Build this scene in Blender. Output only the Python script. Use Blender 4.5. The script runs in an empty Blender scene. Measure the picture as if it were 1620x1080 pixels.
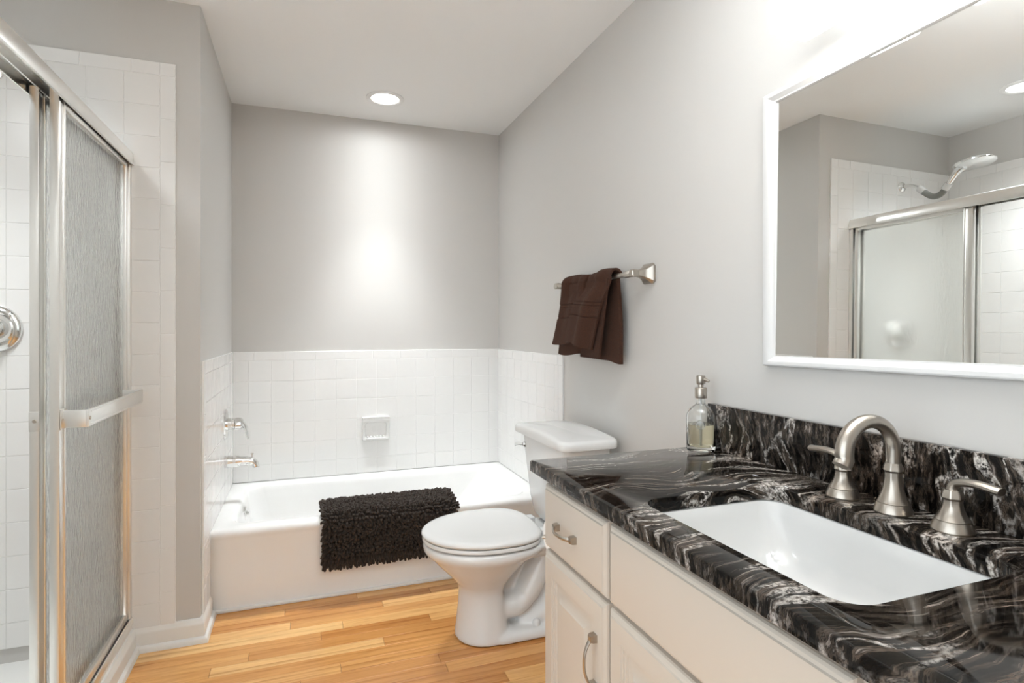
import bpy, bmesh, math, random
from mathutils import Vector, Matrix
random.seed(7)
scene = bpy.context.scene
COL = scene.collection
PI = math.pi
DZ = -0.04            # the measured heights below count the floor as 0.04

# ------------------------------------------------------------------ camera, world, light, exposure
cam_d = bpy.data.cameras.new('camera')
cam = bpy.data.objects.new('camera', cam_d)
COL.objects.link(cam)
cam.location = (-1.1559, -3.4303, 1.2160 + DZ)
cam.rotation_euler = (PI / 2, 0, -0.34805)
cam_d.sensor_width = 36.0
cam_d.lens = 906.75 / 1620 * 36.0
cam_d.shift_y = -(540 - 520.45) / 1620
cam_d.clip_start = 0.02
scene.camera = cam

world = bpy.data.worlds.new('world')
scene.world = world
world.use_nodes = True
world.node_tree.nodes['Background'].inputs[0].default_value = (0.88, 0.95, 1.0, 1)
world.node_tree.nodes['Background'].inputs[1].default_value = 0.32

scene.view_settings.view_transform = 'Standard'
scene.view_settings.look = 'None'
scene.view_settings.gamma = 1.0
scene.view_settings.use_curve_mapping = False
scene.view_settings.exposure = 3.18
WB = (0.92, 0.968, 1.0)     # lamp colour as the camera balanced it
SHADE_GLOW = 0.15     # frosted shades of the vanity light
BULB_W = 0.12         # each vanity bulb
UP_W = 9.5           # fill spot added above each shade; the shade tops are closed
SHW_W = 16.0          # fill added to brighten the shower; its ceiling light is off
CAN_W = 0.225          # recessed light above the tub


def lamp(name, kind, loc, energy, color, size=0.1, spot=None, blend=0.5, rot=(0, 0, 0)):
    d = bpy.data.lights.new(name, kind)
    d.energy = energy
    d.color = color
    if kind in ('POINT', 'SPOT'):
        d.shadow_soft_size = size
    if kind == 'SPOT':
        d.spot_size = spot
        d.spot_blend = blend
    if kind == 'AREA':
        d.size = size
    o = bpy.data.objects.new(name, d)
    o.location = (loc[0], loc[1], loc[2] + DZ)
    o.rotation_euler = rot
    COL.objects.link(o)
    return o


# the recessed light above the tub throws a narrow beam with a weak wide skirt: its photometric curve
tub_lamp = lamp('tub_light_lamp', 'POINT', (-0.752, -0.345, 2.422), CAN_W, WB, 0.02)
ANG = [0, 10, 18, 24, 30, 37, 45, 55, 65, 75, 84, 90]
CD = [1000, 1000, 900, 530, 250, 140, 88, 56, 40, 26, 7, 0]
ies = bpy.data.texts.new('tub_light_curve')
ies.write('IESNA:LM-63-2002\nTILT=NONE\n1 1000 1 %d 1 1 2 0.1 0.1 0\n1 1 30\n%s\n0\n%s\n' % (
    len(ANG), ' '.join(str(a) for a in ANG), ' '.join(str(c) for c in CD)))
tub_lamp.data.use_nodes = True
tnt = tub_lamp.data.node_tree
ies_node = tnt.nodes.new('ShaderNodeTexIES')
ies_node.mode = 'INTERNAL'
ies_node.ies = ies
tnt.links.new(ies_node.outputs['Fac'], tnt.nodes['Emission'].inputs['Strength'])

lamp('shower_fill_lamp', 'SPOT', (-2.14, -1.62, 2.425), SHW_W, WB, 0.2, math.radians(130), 1.0)  # added fill for the shower interior; the fixture here is unlit

# ------------------------------------------------------------------ materials


def mat(name, color=(0.8, 0.8, 0.8), rough=0.5, metal=0.0, **kw):
    m = bpy.data.materials.new(name)
    m.use_nodes = True
    b = m.node_tree.nodes['Principled BSDF']
    b.inputs['Base Color'].default_value = (*color, 1)
    b.inputs['Roughness'].default_value = rough
    b.inputs['Metallic'].default_value = metal
    for k, v in kw.items():
        b.inputs[k.replace('_', ' ')].default_value = v
    return m


def nd(m, kind, **kw):
    n = m.node_tree.nodes.new(kind)
    for k, v in kw.items():
        setattr(n, k, v)
    return n


def ln(m, a, b):
    m.node_tree.links.new(a, b)


def bsdf(m):
    return m.node_tree.nodes['Principled BSDF']


def noise(m, scale, detail=3, rough=0.5, vec=None, dist=0.0):
    n = nd(m, 'ShaderNodeTexNoise')
    n.inputs['Scale'].default_value = scale
    n.inputs['Detail'].default_value = detail
    n.inputs['Roughness'].default_value = rough
    n.inputs['Distortion'].default_value = dist
    if vec is not None:
        ln(m, vec, n.inputs['Vector'])
    return n


def objvec(m, scale=(1, 1, 1), rot=(0, 0, 0)):
    t = nd(m, 'ShaderNodeTexCoord')
    mp = nd(m, 'ShaderNodeMapping')
    mp.inputs['Scale'].default_value = scale
    mp.inputs['Rotation'].default_value = rot
    ln(m, t.outputs['Object'], mp.inputs['Vector'])
    return mp.outputs[0]


def bump(m, h, strength=0.2, dist=0.01):
    b = nd(m, 'ShaderNodeBump')
    b.inputs['Strength'].default_value = strength
    b.inputs['Distance'].default_value = dist
    ln(m, h, b.inputs['Height'])
    ln(m, b.outputs[0], bsdf(m).inputs['Normal'])
    return b


def ramp(m, fac, stops, interp='LINEAR'):
    r = nd(m, 'ShaderNodeValToRGB')
    r.color_ramp.interpolation = interp
    e = r.color_ramp.elements
    while len(e) < len(stops):
        e.new(0.5)
    for q, (pos, c) in zip(e, stops):
        q.position = pos
        q.color = (*c, 1) if len(c) == 3 else c
    ln(m, fac, r.inputs[0])
    return r


def mix(m, fac, a, b, blend='MIX'):
    n = nd(m, 'ShaderNodeMix', data_type='RGBA', blend_type=blend)
    if isinstance(fac, float):
        n.inputs[0].default_value = fac
    else:
        ln(m, fac, n.inputs[0])
    for i, v in ((6, a), (7, b)):
        if isinstance(v, tuple):
            n.inputs[i].default_value = (*v, 1)
        else:
            ln(m, v, n.inputs[i])
    return n.outputs[2]


def math_node(m, op, a, b=None, clamp=False):
    n = nd(m, 'ShaderNodeMath', operation=op, use_clamp=clamp)
    for i, v in ((0, a), (1, b)):
        if v is None:
            continue
        if isinstance(v, (int, float)):
            n.inputs[i].default_value = v
        else:
            ln(m, v, n.inputs[i])
    return n.outputs[0]


M = {}
M['paint'] = mat('wall_paint', (0.60, 0.582, 0.555), 0.55)
bump(M['paint'], noise(M['paint'], 260, 2, 0.5, objvec(M['paint'])).outputs[0], 0.05, 0.002)
M['ceiling'] = mat('ceiling_paint', (0.90, 0.90, 0.89), 0.7)
M['trim'] = mat('trim_paint', (0.80, 0.785, 0.75), 0.28)
M['tile'] = mat('glazed_tile', (0.83, 0.82, 0.80), 0.09)
bump(M['tile'], noise(M['tile'], 9, 2, 0.5, objvec(M['tile'])).outputs[0], 0.10, 0.02)
M['grout'] = mat('grout', (0.90, 0.89, 0.87), 0.7)
M['enamel'] = mat('tub_enamel', (0.85, 0.84, 0.82), 0.10)
M['ceramic'] = mat('toilet_ceramic', (0.70, 0.695, 0.68), 0.07)
M['sinkwhite'] = mat('sink_ceramic', (0.62, 0.62, 0.61), 0.08)
M['plastic'] = mat('white_plastic', (0.70, 0.695, 0.68), 0.16)
M['chrome'] = mat('chrome', (0.80, 0.80, 0.79), 0.06, 1.0)
M['alu'] = mat('polished_aluminium', (0.86, 0.855, 0.83), 0.30, 1.0)
M['nickel'] = mat('brushed_nickel', (0.46, 0.42, 0.37), 0.29, 1.0)
n_ = noise(M['nickel'], 60, 3, 0.6, objvec(M['nickel'], (1, 1, 22)))
bump(M['nickel'], n_.outputs[0], 0.04, 0.002)
M['black'] = mat('dark_gasket', (0.02, 0.018, 0.015), 0.5)
M['dark'] = mat('dark_gap', (0.05, 0.045, 0.04), 0.6)
M['cab'] = mat('cabinet_paint', (0.53, 0.475, 0.41), 0.36)
bump(M['cab'], noise(M['cab'], 320, 2, 0.5, objvec(M['cab'], (1, 1, 0.15))).outputs[0], 0.03, 0.001)
M['frame'] = mat('mirror_frame_paint', (0.68, 0.675, 0.665), 0.3)
M['mirror'] = mat('mirror_silver', (0.90, 0.91, 0.895), 0.0, 1.0)
M['greyplastic'] = mat('grey_plastic', (0.22, 0.22, 0.20), 0.35)
M['paper'] = mat('tissue_paper', (0.87, 0.86, 0.84), 0.9)
M['pan'] = mat('shower_pan', (0.78, 0.77, 0.74), 0.3)

# floor oak: every plank carries its own tone and grain offset
m = M['oak'] = mat('oak_strip', (0.6, 0.3, 0.1), 0.23)
at = nd(m, 'ShaderNodeAttribute', attribute_name='plank')
tc = nd(m, 'ShaderNodeTexCoord')
cmb = nd(m, 'ShaderNodeVectorMath', operation='MULTIPLY_ADD')
ln(m, at.outputs['Color'], cmb.inputs[0])
cmb.inputs[1].default_value = (37.0, 53.0, 11.0)
ln(m, tc.outputs['Object'], cmb.inputs[2])
mp = nd(m, 'ShaderNodeMapping')
mp.inputs['Scale'].default_value = (1.3, 15.0, 1.0)
ln(m, cmb.outputs[0], mp.inputs['Vector'])
g1 = noise(m, 3.0, 5, 0.62, mp.outputs[0], 0.6)
rings = nd(m, 'ShaderNodeTexWave', wave_type='BANDS', bands_direction='Y', wave_profile='SAW')
rings.inputs['Scale'].default_value = 0.55
rings.inputs['Distortion'].default_value = 9.0
rings.inputs['Detail'].default_value = 2.0
rings.inputs['Detail Scale'].default_value = 0.6
ln(m, mp.outputs[0], rings.inputs['Vector'])
mp2 = nd(m, 'ShaderNodeMapping')
mp2.inputs['Scale'].default_value = (9.0, 330.0, 1.0)
ln(m, cmb.outputs[0], mp2.inputs['Vector'])
pores = noise(m, 1.0, 3, 0.6, mp2.outputs[0])
sep = nd(m, 'ShaderNodeSeparateColor')
ln(m, at.outputs['Color'], sep.inputs[0])
tone = ramp(m, sep.outputs[0], [(0.0, (0.62, 0.275, 0.080)), (0.35, (0.78, 0.395, 0.130)), (0.7, (0.90, 0.51, 0.195)), (1.0, (0.95, 0.60, 0.26))])
dark = mix(m, 1.0, tone.outputs[0], (0.60, 0.47, 0.36), 'MULTIPLY')
gr = ramp(m, rings.outputs['Fac'], [(0.0, (0.0, 0.0, 0.0)), (0.62, (0.12, 0.12, 0.12)), (0.93, (0.85, 0.85, 0.85)), (1.0, (0.1, 0.1, 0.1))])
g1r = ramp(m, g1.outputs[0], [(0.42, (0.0, 0.0, 0.0)), (0.70, (0.75, 0.75, 0.75))])
fa = math_node(m, 'MULTIPLY', gr.outputs[0], math_node(m, 'MULTIPLY', sep.outputs[1], 0.8))
fa = math_node(m, 'ADD', fa, math_node(m, 'MULTIPLY', g1r.outputs[0], 0.55), True)
pr = ramp(m, pores.outputs[0], [(0.35, (0.0, 0.0, 0.0)), (0.75, (0.28, 0.28, 0.28))])
fa = math_node(m, 'ADD', fa, pr.outputs[0], True)
ln(m, mix(m, fa, tone.outputs[0], dark), bsdf(m).inputs['Base Color'])
bump(m, pores.outputs[0], 0.04, 0.001)
M['floorgap'] = mat('plank_gap', (0.13, 0.055, 0.02), 0.6)

# granite: warped dark bands with pale and rusty veins


def granite(name, rot, skew):
    m = mat(name, (0.03, 0.028, 0.025), 0.045, 0.0, Specular_IOR_Level=0.16)
    v = objvec(m, (1, 1, 1), rot)
    w1 = noise(m, 2.3, 2, 0.5, v)
    sc = nd(m, 'ShaderNodeVectorMath', operation='MULTIPLY_ADD')
    ln(m, w1.outputs['Color'], sc.inputs[0])
    sc.inputs[1].default_value = (0.10, skew, 0.10)
    ln(m, v, sc.inputs[2])
    w2 = noise(m, 13, 3, 0.55, sc.outputs[0])
    sc2 = nd(m, 'ShaderNodeVectorMath', operation='MULTIPLY_ADD')
    ln(m, w2.outputs['Color'], sc2.inputs[0])
    sc2.inputs[1].default_value = (0.03, 0.030, 0.02)
    ln(m, sc.outputs[0], sc2.inputs[2])

    def stretched(sx, sy, sz, detail, rough):
        mp = nd(m, 'ShaderNodeMapping')
        mp.inputs['Scale'].default_value = (sx, sy, sz)
        ln(m, sc2.outputs[0], mp.inputs['Vector'])
        return noise(m, 1.0, detail, rough, mp.outputs[0])

    lines = stretched(5.0, 105.0, 30.0, 4, 0.62)
    broad = stretched(2.6, 21.0, 9.0, 3, 0.55)
    base = ramp(m, lines.outputs[0], [(0.34, (0.005, 0.0045, 0.004)), (0.485, (0.017, 0.014, 0.0115)), (0.54, (0.085, 0.065, 0.050)), (0.59, (0.016, 0.013, 0.011)), (0.675, (0.27, 0.23, 0.20)), (0.77, (0.03, 0.025, 0.02))])
    dk = ramp(m, broad.outputs[0], [(0.39, (0.24, 0.24, 0.24)), (0.55, (1, 1, 1))])
    c = mix(m, 1.0, base.outputs[0], dk.outputs[0], 'MULTIPLY')
    # pale crystalline veins following the flow
    vein = ramp(m, math_node(m, 'ABSOLUTE', math_node(m, 'SUBTRACT', broad.outputs[0], 0.55)), [(0.0, (1, 1, 1)), (0.015, (0.8, 0.8, 0.8)), (0.042, (0.0, 0.0, 0.0))])
    speck = noise(m, 120, 4, 0.75, v)
    sp = ramp(m, speck.outputs[0], [(0.42, (0, 0, 0)), (0.58, (1, 1, 1))])
    patch = noise(m, 4.2, 2, 0.5, v)
    pm = ramp(m, patch.outputs[0], [(0.43, (0.06, 0.06, 0.06)), (0.60, (1, 1, 1))])
    f = math_node(m, 'MULTIPLY', vein.outputs[0], sp.outputs[0])
    f = math_node(m, 'MULTIPLY', f, pm.outputs[0], True)
    c = mix(m, f, c, (0.58, 0.54, 0.50))
    rust = noise(m, 5.0, 3, 0.6, sc.outputs[0])
    rr = ramp(m, rust.outputs[0], [(0.52, (0, 0, 0)), (0.72, (0.55, 0.55, 0.55))])
    c = mix(m, rr.outputs[0], c, (1.0, 0.76, 0.58), 'MULTIPLY')
    ln(m, c, bsdf(m).inputs['Base Color'])
    return m


M['granite'] = granite('black_granite', (0, 0, 0), 0.42)
M['granite_splash'] = granite('black_granite_splash', (math.radians(0), 0, math.radians(0)), 0.34)

# rain glass: thin hammered pane
m = M['rain'] = mat('rain_glass', (0.985, 0.99, 0.975), 0.27, 0.0, IOR=1.25, Transmission_Weight=1.0)
v = objvec(m, (1, 1, 0.30))
r1 = noise(m, 120, 2, 0.5, v, 0.4)
bump(m, r1.outputs[0], 0.17, 0.006)
M['glass'] = mat('clear_glass', (0.97, 0.98, 0.97), 0.0, 0.0, IOR=1.45, Transmission_Weight=1.0)
M['liquid'] = mat('soap_liquid', (0.86, 0.80, 0.62), 0.0, 0.0, IOR=1.33, Transmission_Weight=1.0)

# towel and bath mat
m = M['towel'] = mat('brown_terry', (0.095, 0.034, 0.013), 0.95, 0.0, Sheen_Weight=0.05, Sheen_Roughness=0.5)
bsdf(m).inputs['Sheen Tint'].default_value = (0.75, 0.42, 0.25, 1)
t1 = noise(m, 300, 4, 0.75, objvec(m))
c = ramp(m, t1.outputs[0], [(0.3, (0.030, 0.0078, 0.0022)), (0.7, (0.100, 0.029, 0.0085))])
ln(m, c.outputs[0], bsdf(m).inputs['Base Color'])
bump(m, t1.outputs[0], 1.0, 0.010)
m = M['chenille'] = mat('brown_chenille', (0.022, 0.012, 0.007), 0.9, 0.0, Sheen_Weight=0.08)
t1 = noise(m, 900, 2, 0.6, objvec(m))
c = ramp(m, t1.outputs[0], [(0.3, (0.012, 0.0062, 0.0033)), (0.75, (0.042, 0.0235, 0.0125))])
ln(m, c.outputs[0], bsdf(m).inputs['Base Color'])
bump(m, t1.outputs[0], 0.5, 0.002)


def glow(name, color, strength):
    m = mat(name, color, 0.5)
    bsdf(m).inputs['Emission Color'].default_value = (*color, 1)
    bsdf(m).inputs['Emission Strength'].default_value = strength
    return m


M['shade'] = glow('lit_frosted_shade', WB, SHADE_GLOW)
M['shade_in'] = glow('lit_frosted_inside', (1.0, 0.98, 0.95), 0.8)
M['bulb'] = glow('lit_bulb', (1.0, 0.95, 0.88), 1.0)
M['lens'] = glow('lit_lens', (1.0, 0.97, 0.92), 1.0)
M['offlens'] = glow('off_lens_glow', (0.9, 0.9, 0.88), 0.15)  # glow added to the lens of the switched-off shower light

# ------------------------------------------------------------------ mesh helpers


def new():
    return bmesh.new()


def box(bm, x0, y0, z0, x1, y1, z1, bev=0.0, seg=2):
    vs = [bm.verts.new((x, y, z)) for x in (x0, x1) for y in (y0, y1) for z in (z0, z1)]
    idx = ((0, 1, 3, 2), (4, 6, 7, 5), (0, 4, 5, 1), (2, 3, 7, 6), (0, 2, 6, 4), (1, 5, 7, 3))
    fs = [bm.faces.new([vs[i] for i in q]) for q in idx]
    if bev > 0:
        es = list({e for f in fs for e in f.edges})
        bmesh.ops.bevel(bm, geom=es, offset=bev, segments=seg, profile=0.5, affect='EDGES')


def loft(bm, rings, cap0=True, cap1=True, closed=False):
    rv = [[bm.verts.new(p) for p in r] for r in rings]
    n = len(rv[0])
    pairs = list(zip(rv[:-1], rv[1:]))
    if closed:
        pairs.append((rv[-1], rv[0]))
    for a, b in pairs:
        for i in range(n):
            j = (i + 1) % n
            bm.faces.new((a[i], a[j], b[j], b[i]))
    if cap0 and not closed:
        bm.faces.new(rv[0][::-1])
    if cap1 and not closed:
        bm.faces.new(rv[-1])
    return rv


def lathe(bm, prof, n=32, origin=(0, 0, 0), axis='Z', ring=False):
    """prof: (radius, height) pairs from one end to the other."""
    ox, oy, oz = origin
    rings = []
    for r, h in prof:
        ring_ = []
        for i in range(n):
            a = 2 * PI * i / n
            c, s = max(r, 1e-5) * math.cos(a), max(r, 1e-5) * math.sin(a)
            if axis == 'Z':
                ring_.append((ox + c, oy + s, oz + h))
            elif axis == 'X':
                ring_.append((ox + h, oy + c, oz + s))
            else:
                ring_.append((ox + s, oy + h, oz + c))
        rings.append(ring_)
    loft(bm, rings, closed=ring)


def tube(bm, pts, rad, n=14, up=(0, 0, 1), sx=1.0, sy=1.0, start=0.0):
    """sweep an ellipse (or n-gon) along pts; rad: number or list; sx, sy stretch the section."""
    P = [Vector(p) for p in pts]
    R = rad if isinstance(rad, (list, tuple)) else [rad] * len(P)
    U = Vector(up)
    rings = []
    for i, p in enumerate(P):
        t = (P[min(i + 1, len(P) - 1)] - P[max(i - 1, 0)]).normalized()
        s = t.cross(U)
        if s.length < 1e-4:
            s = t.cross(Vector((1, 0, 0)))
        s.normalize()
        w = s.cross(t).normalized()
        r = R[i]
        rx, ry = (r if isinstance(r, tuple) else (r * sx, r * sy))
        rings.append([tuple(p + s * (rx * math.cos(start + 2 * PI * k / n)) + w * (ry * math.sin(start + 2 * PI * k / n))) for k in range(n)])
    loft(bm, rings)


def smooth_path(pts, k=6):
    P = [Vector(p) for p in pts]
    out = []
    for i in range(len(P) - 1):
        a, b, c, d = P[max(i - 1, 0)], P[i], P[i + 1], P[min(i + 2, len(P) - 1)]
        for j in range(k):
            t = j / k
            out.append(0.5 * ((2 * b) + (c - a) * t + (2 * a - 5 * b + 4 * c - d) * t * t + (3 * b - a - 3 * c + d) * t ** 3))
    out.append(P[-1])
    return out


def rrect(x0, x1, y0, y1, r, z, n=6):
    pts = []
    for cx, cy, a0 in ((x1 - r, y1 - r, 0), (x0 + r, y1 - r, PI / 2), (x0 + r, y0 + r, PI), (x1 - r, y0 + r, 1.5 * PI)):
        for i in range(n + 1):
            a = a0 + PI / 2 * i / n
            pts.append((cx + r * math.cos(a), cy + r * math.sin(a), z))
    return pts


def prism_y(bm, prof, y0, y1):
    """extrude an (x, z) outline along Y"""
    loft(bm, [[(x, y0, z) for x, z in prof], [(x, y1, z) for x, z in prof]])


def origin_of(o):
    v = Vector((0, 0, 0))
    while o is not None:
        v += o.location
        o = o.parent
    return v


def sharp(me, ang):
    bm = bmesh.new()
    bm.from_mesh(me)
    lim = math.radians(ang)
    for e in bm.edges:
        if len(e.link_faces) == 2:
            e.smooth = e.calc_face_angle(0.0) < lim
    for f in bm.faces:
        f.smooth = True
    bm.to_mesh(me)
    bm.free()


def obj(name, bm, material, parent=None, ang=35, flip=True):
    """link a bmesh (in measured coordinates) as ONE mesh object"""
    if flip:
        bmesh.ops.recalc_face_normals(bm, faces=bm.faces)
    off = Vector((0, 0, DZ))
    if parent is not None:
        off = off - origin_of(parent)
    bmesh.ops.translate(bm, verts=bm.verts, vec=off)
    me = bpy.data.meshes.new(name)
    bm.to_mesh(me)
    bm.free()
    for mm in (material if isinstance(material, (list, tuple)) else [material]):
        me.materials.append(M[mm] if isinstance(mm, str) else mm)
    if ang:
        sharp(me, ang)
    o = bpy.data.objects.new(name, me)
    COL.objects.link(o)
    if parent is not None:
        o.parent = parent
    return o


def tag(o, label=None, cat=None, group=None, kind=None):
    for k, v in (('label', label), ('category', cat), ('group', group), ('kind', kind)):
        if v:
            o[k] = v
    return o


def thing(name, label, cat, loc, group=None):
    o = bpy.data.objects.new(name, None)
    o.empty_display_size = 0.05
    COL.objects.link(o)
    o.location = (loc[0], loc[1], loc[2] + DZ)
    return tag(o, label, cat, group)


def struct(name, bm, material, label=None, ang=35):
    return tag(obj(name, bm, material, None, ang), label, None, None, 'structure')


def copy_tree(o, parent=None):
    c = o.copy()
    COL.objects.link(c)
    if parent is not None:
        c.parent = parent
    for ch in list(o.children):
        copy_tree(ch, c)
    return c


def slab(name, x0, y0, z0, x1, y1, z1, material, label=None):
    bm = new()
    box(bm, x0, y0, z0, x1, y1, z1)
    return struct(name, bm, material, label)


# ------------------------------------------------------------------ room shell
FZ, CZ = 0.04, 2.438
YP = -0.99           # face of the shower end wall and pillar
XL = -1.524          # left wall of the tub alcove
XS = -2.555          # back wall of the shower
slab('wall_right', 0.0, -4.4, FZ, 0.1, 0.1, CZ, 'paint', 'warm grey wall with the mirror and the towel bar')
slab('wall_back', XL, 0.0, FZ, 0.0, 0.1, CZ, 'paint', 'grey wall behind the bathtub')
slab('wall_left', XS, YP, FZ, XL, 0.1, CZ, 'paint', 'grey wall block between the tub alcove and the shower')
slab('wall_shower', XS - 0.1, -2.36, FZ, XS, 0.1, CZ, 'paint', 'back wall of the shower')
slab('wall_near', XS, -2.36, FZ, -1.73, -2.24, CZ, 'paint', 'near end wall of the shower')
slab('wall_front', -1.73, -4.5, FZ, 0.1, -4.4, CZ, 'paint', 'grey wall facing the bathtub, behind the viewer')
slab('wall_side', -1.85, -4.5, 2.25, -1.73, -2.36, CZ, 'paint', 'grey wall above an unseen wide opening behind the viewer, added to let in light')  # the gap left below is added so world light reaches the room
slab('ceiling', XS - 0.1, -4.4, CZ, 0.1, 0.1, CZ + 0.08, 'ceiling', 'flat white ceiling')

# floor of oak strips: one mesh, each strip a raised plank over a dark bed
bm = new()
pl = bm.loops.layers.float_color.new('plank')
box(bm, XS - 0.1, -4.4, FZ - 0.06, 0.1, 0.1, FZ - 0.004)
for f in bm.faces:
    f.material_index = 1
PW = 0.0603
k = 0
y = -0.963 + PW * 4
rnd = random.Random(21)
while y > -4.4:
    x = -1.78 - rnd.random() * 0.9
    while x < 0.0:
        L = rnd.uniform(0.35, 1.05)
        x0, x1 = max(x, -1.78), min(x + L, 0.0)
        if x1 > x0 + 0.002:
            g = 0.0006
            c = (rnd.random(), rnd.random(), rnd.random(), 1)
            base = [(x0 + g, y - PW + g), (x1 - g, y - PW + g), (x1 - g, y - g), (x0 + g, y - g)]
            e = 0.0007
            top = [(x0 + g + e, y - PW + g + e), (x1 - g - e, y - PW + g + e), (x1 - g - e, y - g - e), (x0 + g + e, y - g - e)]
            b_ = [bm.verts.new((p[0], p[1], FZ - 0.004)) for p in base]
            s_ = [bm.verts.new((p[0], p[1], FZ - e)) for p in base]
            t_ = [bm.verts.new((p[0], p[1], FZ)) for p in top]
            fs = [bm.faces.new(t_)]
            for i in range(4):
                j = (i + 1) % 4
                fs.append(bm.faces.new((b_[i], b_[j], s_[j], s_[i])))
                fs.append(bm.faces.new((s_[i], s_[j], t_[j], t_[i])))
            for f in fs:
                for lp in f.loops:
                    lp[pl] = c
        x += L
    y -= PW
tag(obj('floor', bm, ['oak', 'floorgap'], None, 0, flip=False), 'honey oak strip floor', None, None, 'structure')

# shower floor pan
slab('trim_1', XS, -2.24, FZ, -1.86, YP, FZ + 0.03, 'pan', 'white shower floor')

# ---- tile fields -------------------------------------------------------
rt = random.Random(5)


def tile_field(name, O, U, V, N, cells, label, bed):
    """cells: (u0, v0, u1, v1) in metres on the plane O + u U + v V; each becomes a bevelled glazed tile on a grout bed"""
    O, U, V, N = Vector(O), Vector(U), Vector(V), Vector(N)
    bm = new()
    P = lambda u, v, h: bm.verts.new(O + U * u + V * v + N * h)
    th, gb, g, e = 0.008, 0.0062, 0.0009, 0.0016
    for u0, v0, u1, v1 in bed:
        b_ = [P(u, v, 0.0005) for u, v in ((u0, v0), (u1, v0), (u1, v1), (u0, v1))]
        t_ = [P(u, v, gb) for u, v in ((u0, v0), (u1, v0), (u1, v1), (u0, v1))]
        fs = [bm.faces.new(t_)] + [bm.faces.new((b_[i], b_[(i + 1) % 4], t_[(i + 1) % 4], t_[i])) for i in range(4)]
        for f in fs:
            f.material_index = 1
    for u0, v0, u1, v1 in cells:
        if u1 - u0 < 0.006 or v1 - v0 < 0.006:
            continue
        tl = [rt.uniform(-0.00012, 0.00012) for _ in range(4)]
        q0 = ((u0 + g, v0 + g), (u1 - g, v0 + g), (u1 - g, v1 - g), (u0 + g, v1 - g))
        q1 = ((u0 + g + e * .35, v0 + g + e * .35), (u1 - g - e * .35, v0 + g + e * .35), (u1 - g - e * .35, v1 - g - e * .35), (u0 + g + e * .35, v1 - g - e * .35))
        q2 = ((u0 + g + e, v0 + g + e), (u1 - g - e, v0 + g + e), (u1 - g - e, v1 - g - e), (u0 + g + e, v1 - g - e))
        b_ = [P(u, v, 0.0008) for u, v in q0]
        s_ = [P(u, v, th - 0.0007) for u, v in q0]
        s2 = [P(u, v, th - 0.0002) for u, v in q1]
        t_ = [P(u, v, th + d) for (u, v), d in zip(q2, tl)]
        bm.faces.new(t_)
        for a, b in ((b_, s_), (s_, s2), (s2, t_)):
            for i in range(4):
                j = (i + 1) % 4
                bm.faces.new((a[i], a[j], b[j], b[i]))
    return struct(name, bm, ['tile', 'grout'], label, 0)


TP, CP = 0.1143, 0.159
CAP0, CAP1 = 1.0430, 1.0916
TUBZ = 0.383


def grid(us, vs):
    return [(a, c, b, d) for a, b in zip(us[:-1], us[1:]) for c, d in zip(vs[:-1], vs[1:])]


def steps(a, first, pitch, b):
    out = [a]
    x = first
    while x < b - 0.004:
        if x > a + 0.004:
            out.append(x)
        x += pitch
    return out + [b]


rows = sorted([CAP0 - TP * i for i in range(6)] + [TUBZ])
W = -XL
cells = grid(steps(0.0, 0.083, TP, W), rows)
cells += grid(steps(0.0, 0.11, CP, W), [CAP0, CAP1])
tile_field('trim_2', (XL, 0, 0), (1, 0, 0), (0, 0, 1), (0, -1, 0), cells, 'white square wall tiles behind the bathtub', [(0, TUBZ, W, CAP1)])

TL = 0.965
BN = 0.05            # bullnose column
# right wall of the alcove, u runs from the back corner towards the camera
urows = [z for z in rows]
cells = grid(steps(0.0, 0.07, TP, TL - BN), rows) + grid(steps(0.0, 0.11, CP, TL - BN), [CAP0, CAP1])
cells += [(TL - BN, CAP0, TL, CAP1)] + grid([TL - BN, TL], sorted([CAP0 - CP * i for i in range(5)] + [TUBZ]))
front_rows = sorted([TUBZ - 0.0 - TP * i for i in range(0, 3)] + [FZ + 0.085])
cells += grid([0.800, TL - BN], sorted(set([FZ + 0.085] + [CAP0 - TP * i for i in range(6, 8)] + [TUBZ])))
cells += grid([TL - BN, TL], [FZ + 0.085, 0.22, TUBZ])
bed = [(0, TUBZ, TL, CAP1), (0.800, FZ + 0.085, TL, TUBZ)]
tile_field('trim_3', (0, 0, 0), (0, -1, 0), (0, 0, 1), (-1, 0, 0), cells, 'white tiles on the right wall above the toilet tank', bed)
tile_field('trim_4', (XL, 0, 0), (0, -1, 0), (0, 0, 1), (1, 0, 0), cells, 'white tiles on the left wall around the tub faucet', bed)

# shower end wall
XT = -1.606
zr = [0.895 + TP * i for i in range(-7, 12)]
zr[-1] = 2.152
zb = 0.122
zr = [zb] + [z for z in zr if z > zb + 0.01]
uW = XT - XS
us = steps(0.0, BN + TP, TP, uW)
us = [0.0, BN] + us[1:]
us[-1] = uW
cells = grid(us[1:], zr) + grid([0, BN], [zb] + [z for z in [2.152 - CP * i for i in range(14)][::-1] if z > zb + 0.01])
cells += grid([0, BN] + steps(BN, BN + 0.09, CP, uW)[1:], [2.152, 2.201])
tile_field('trim_5', (XT, YP, 0), (-1, 0, 0), (0, 0, 1), (0, -1, 0), cells, 'white tiles on the end wall of the shower', [(0, zb, uW, 2.201)])
# shower back wall
us = steps(0.0, 0.06, TP, 1.24)
cells = grid(us, [FZ + 0.03] + zr[1:]) + grid(steps(0.0, 0.1, CP, 1.24), [2.152, 2.201])
tile_field('trim_6', (XS, YP - 0.009, 0), (0, -1, 0), (0, 0, 1), (1, 0, 0), cells, 'white tiles on the back wall of the shower', [(0, FZ + 0.03, 1.24, 2.201)])

# ---- curb and baseboard ------------------------------------------------
slab('trim_7', -1.86, -2.24, FZ, -1.745, YP, 0.145, 'trim', 'white shower curb under the sliding doors')


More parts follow.
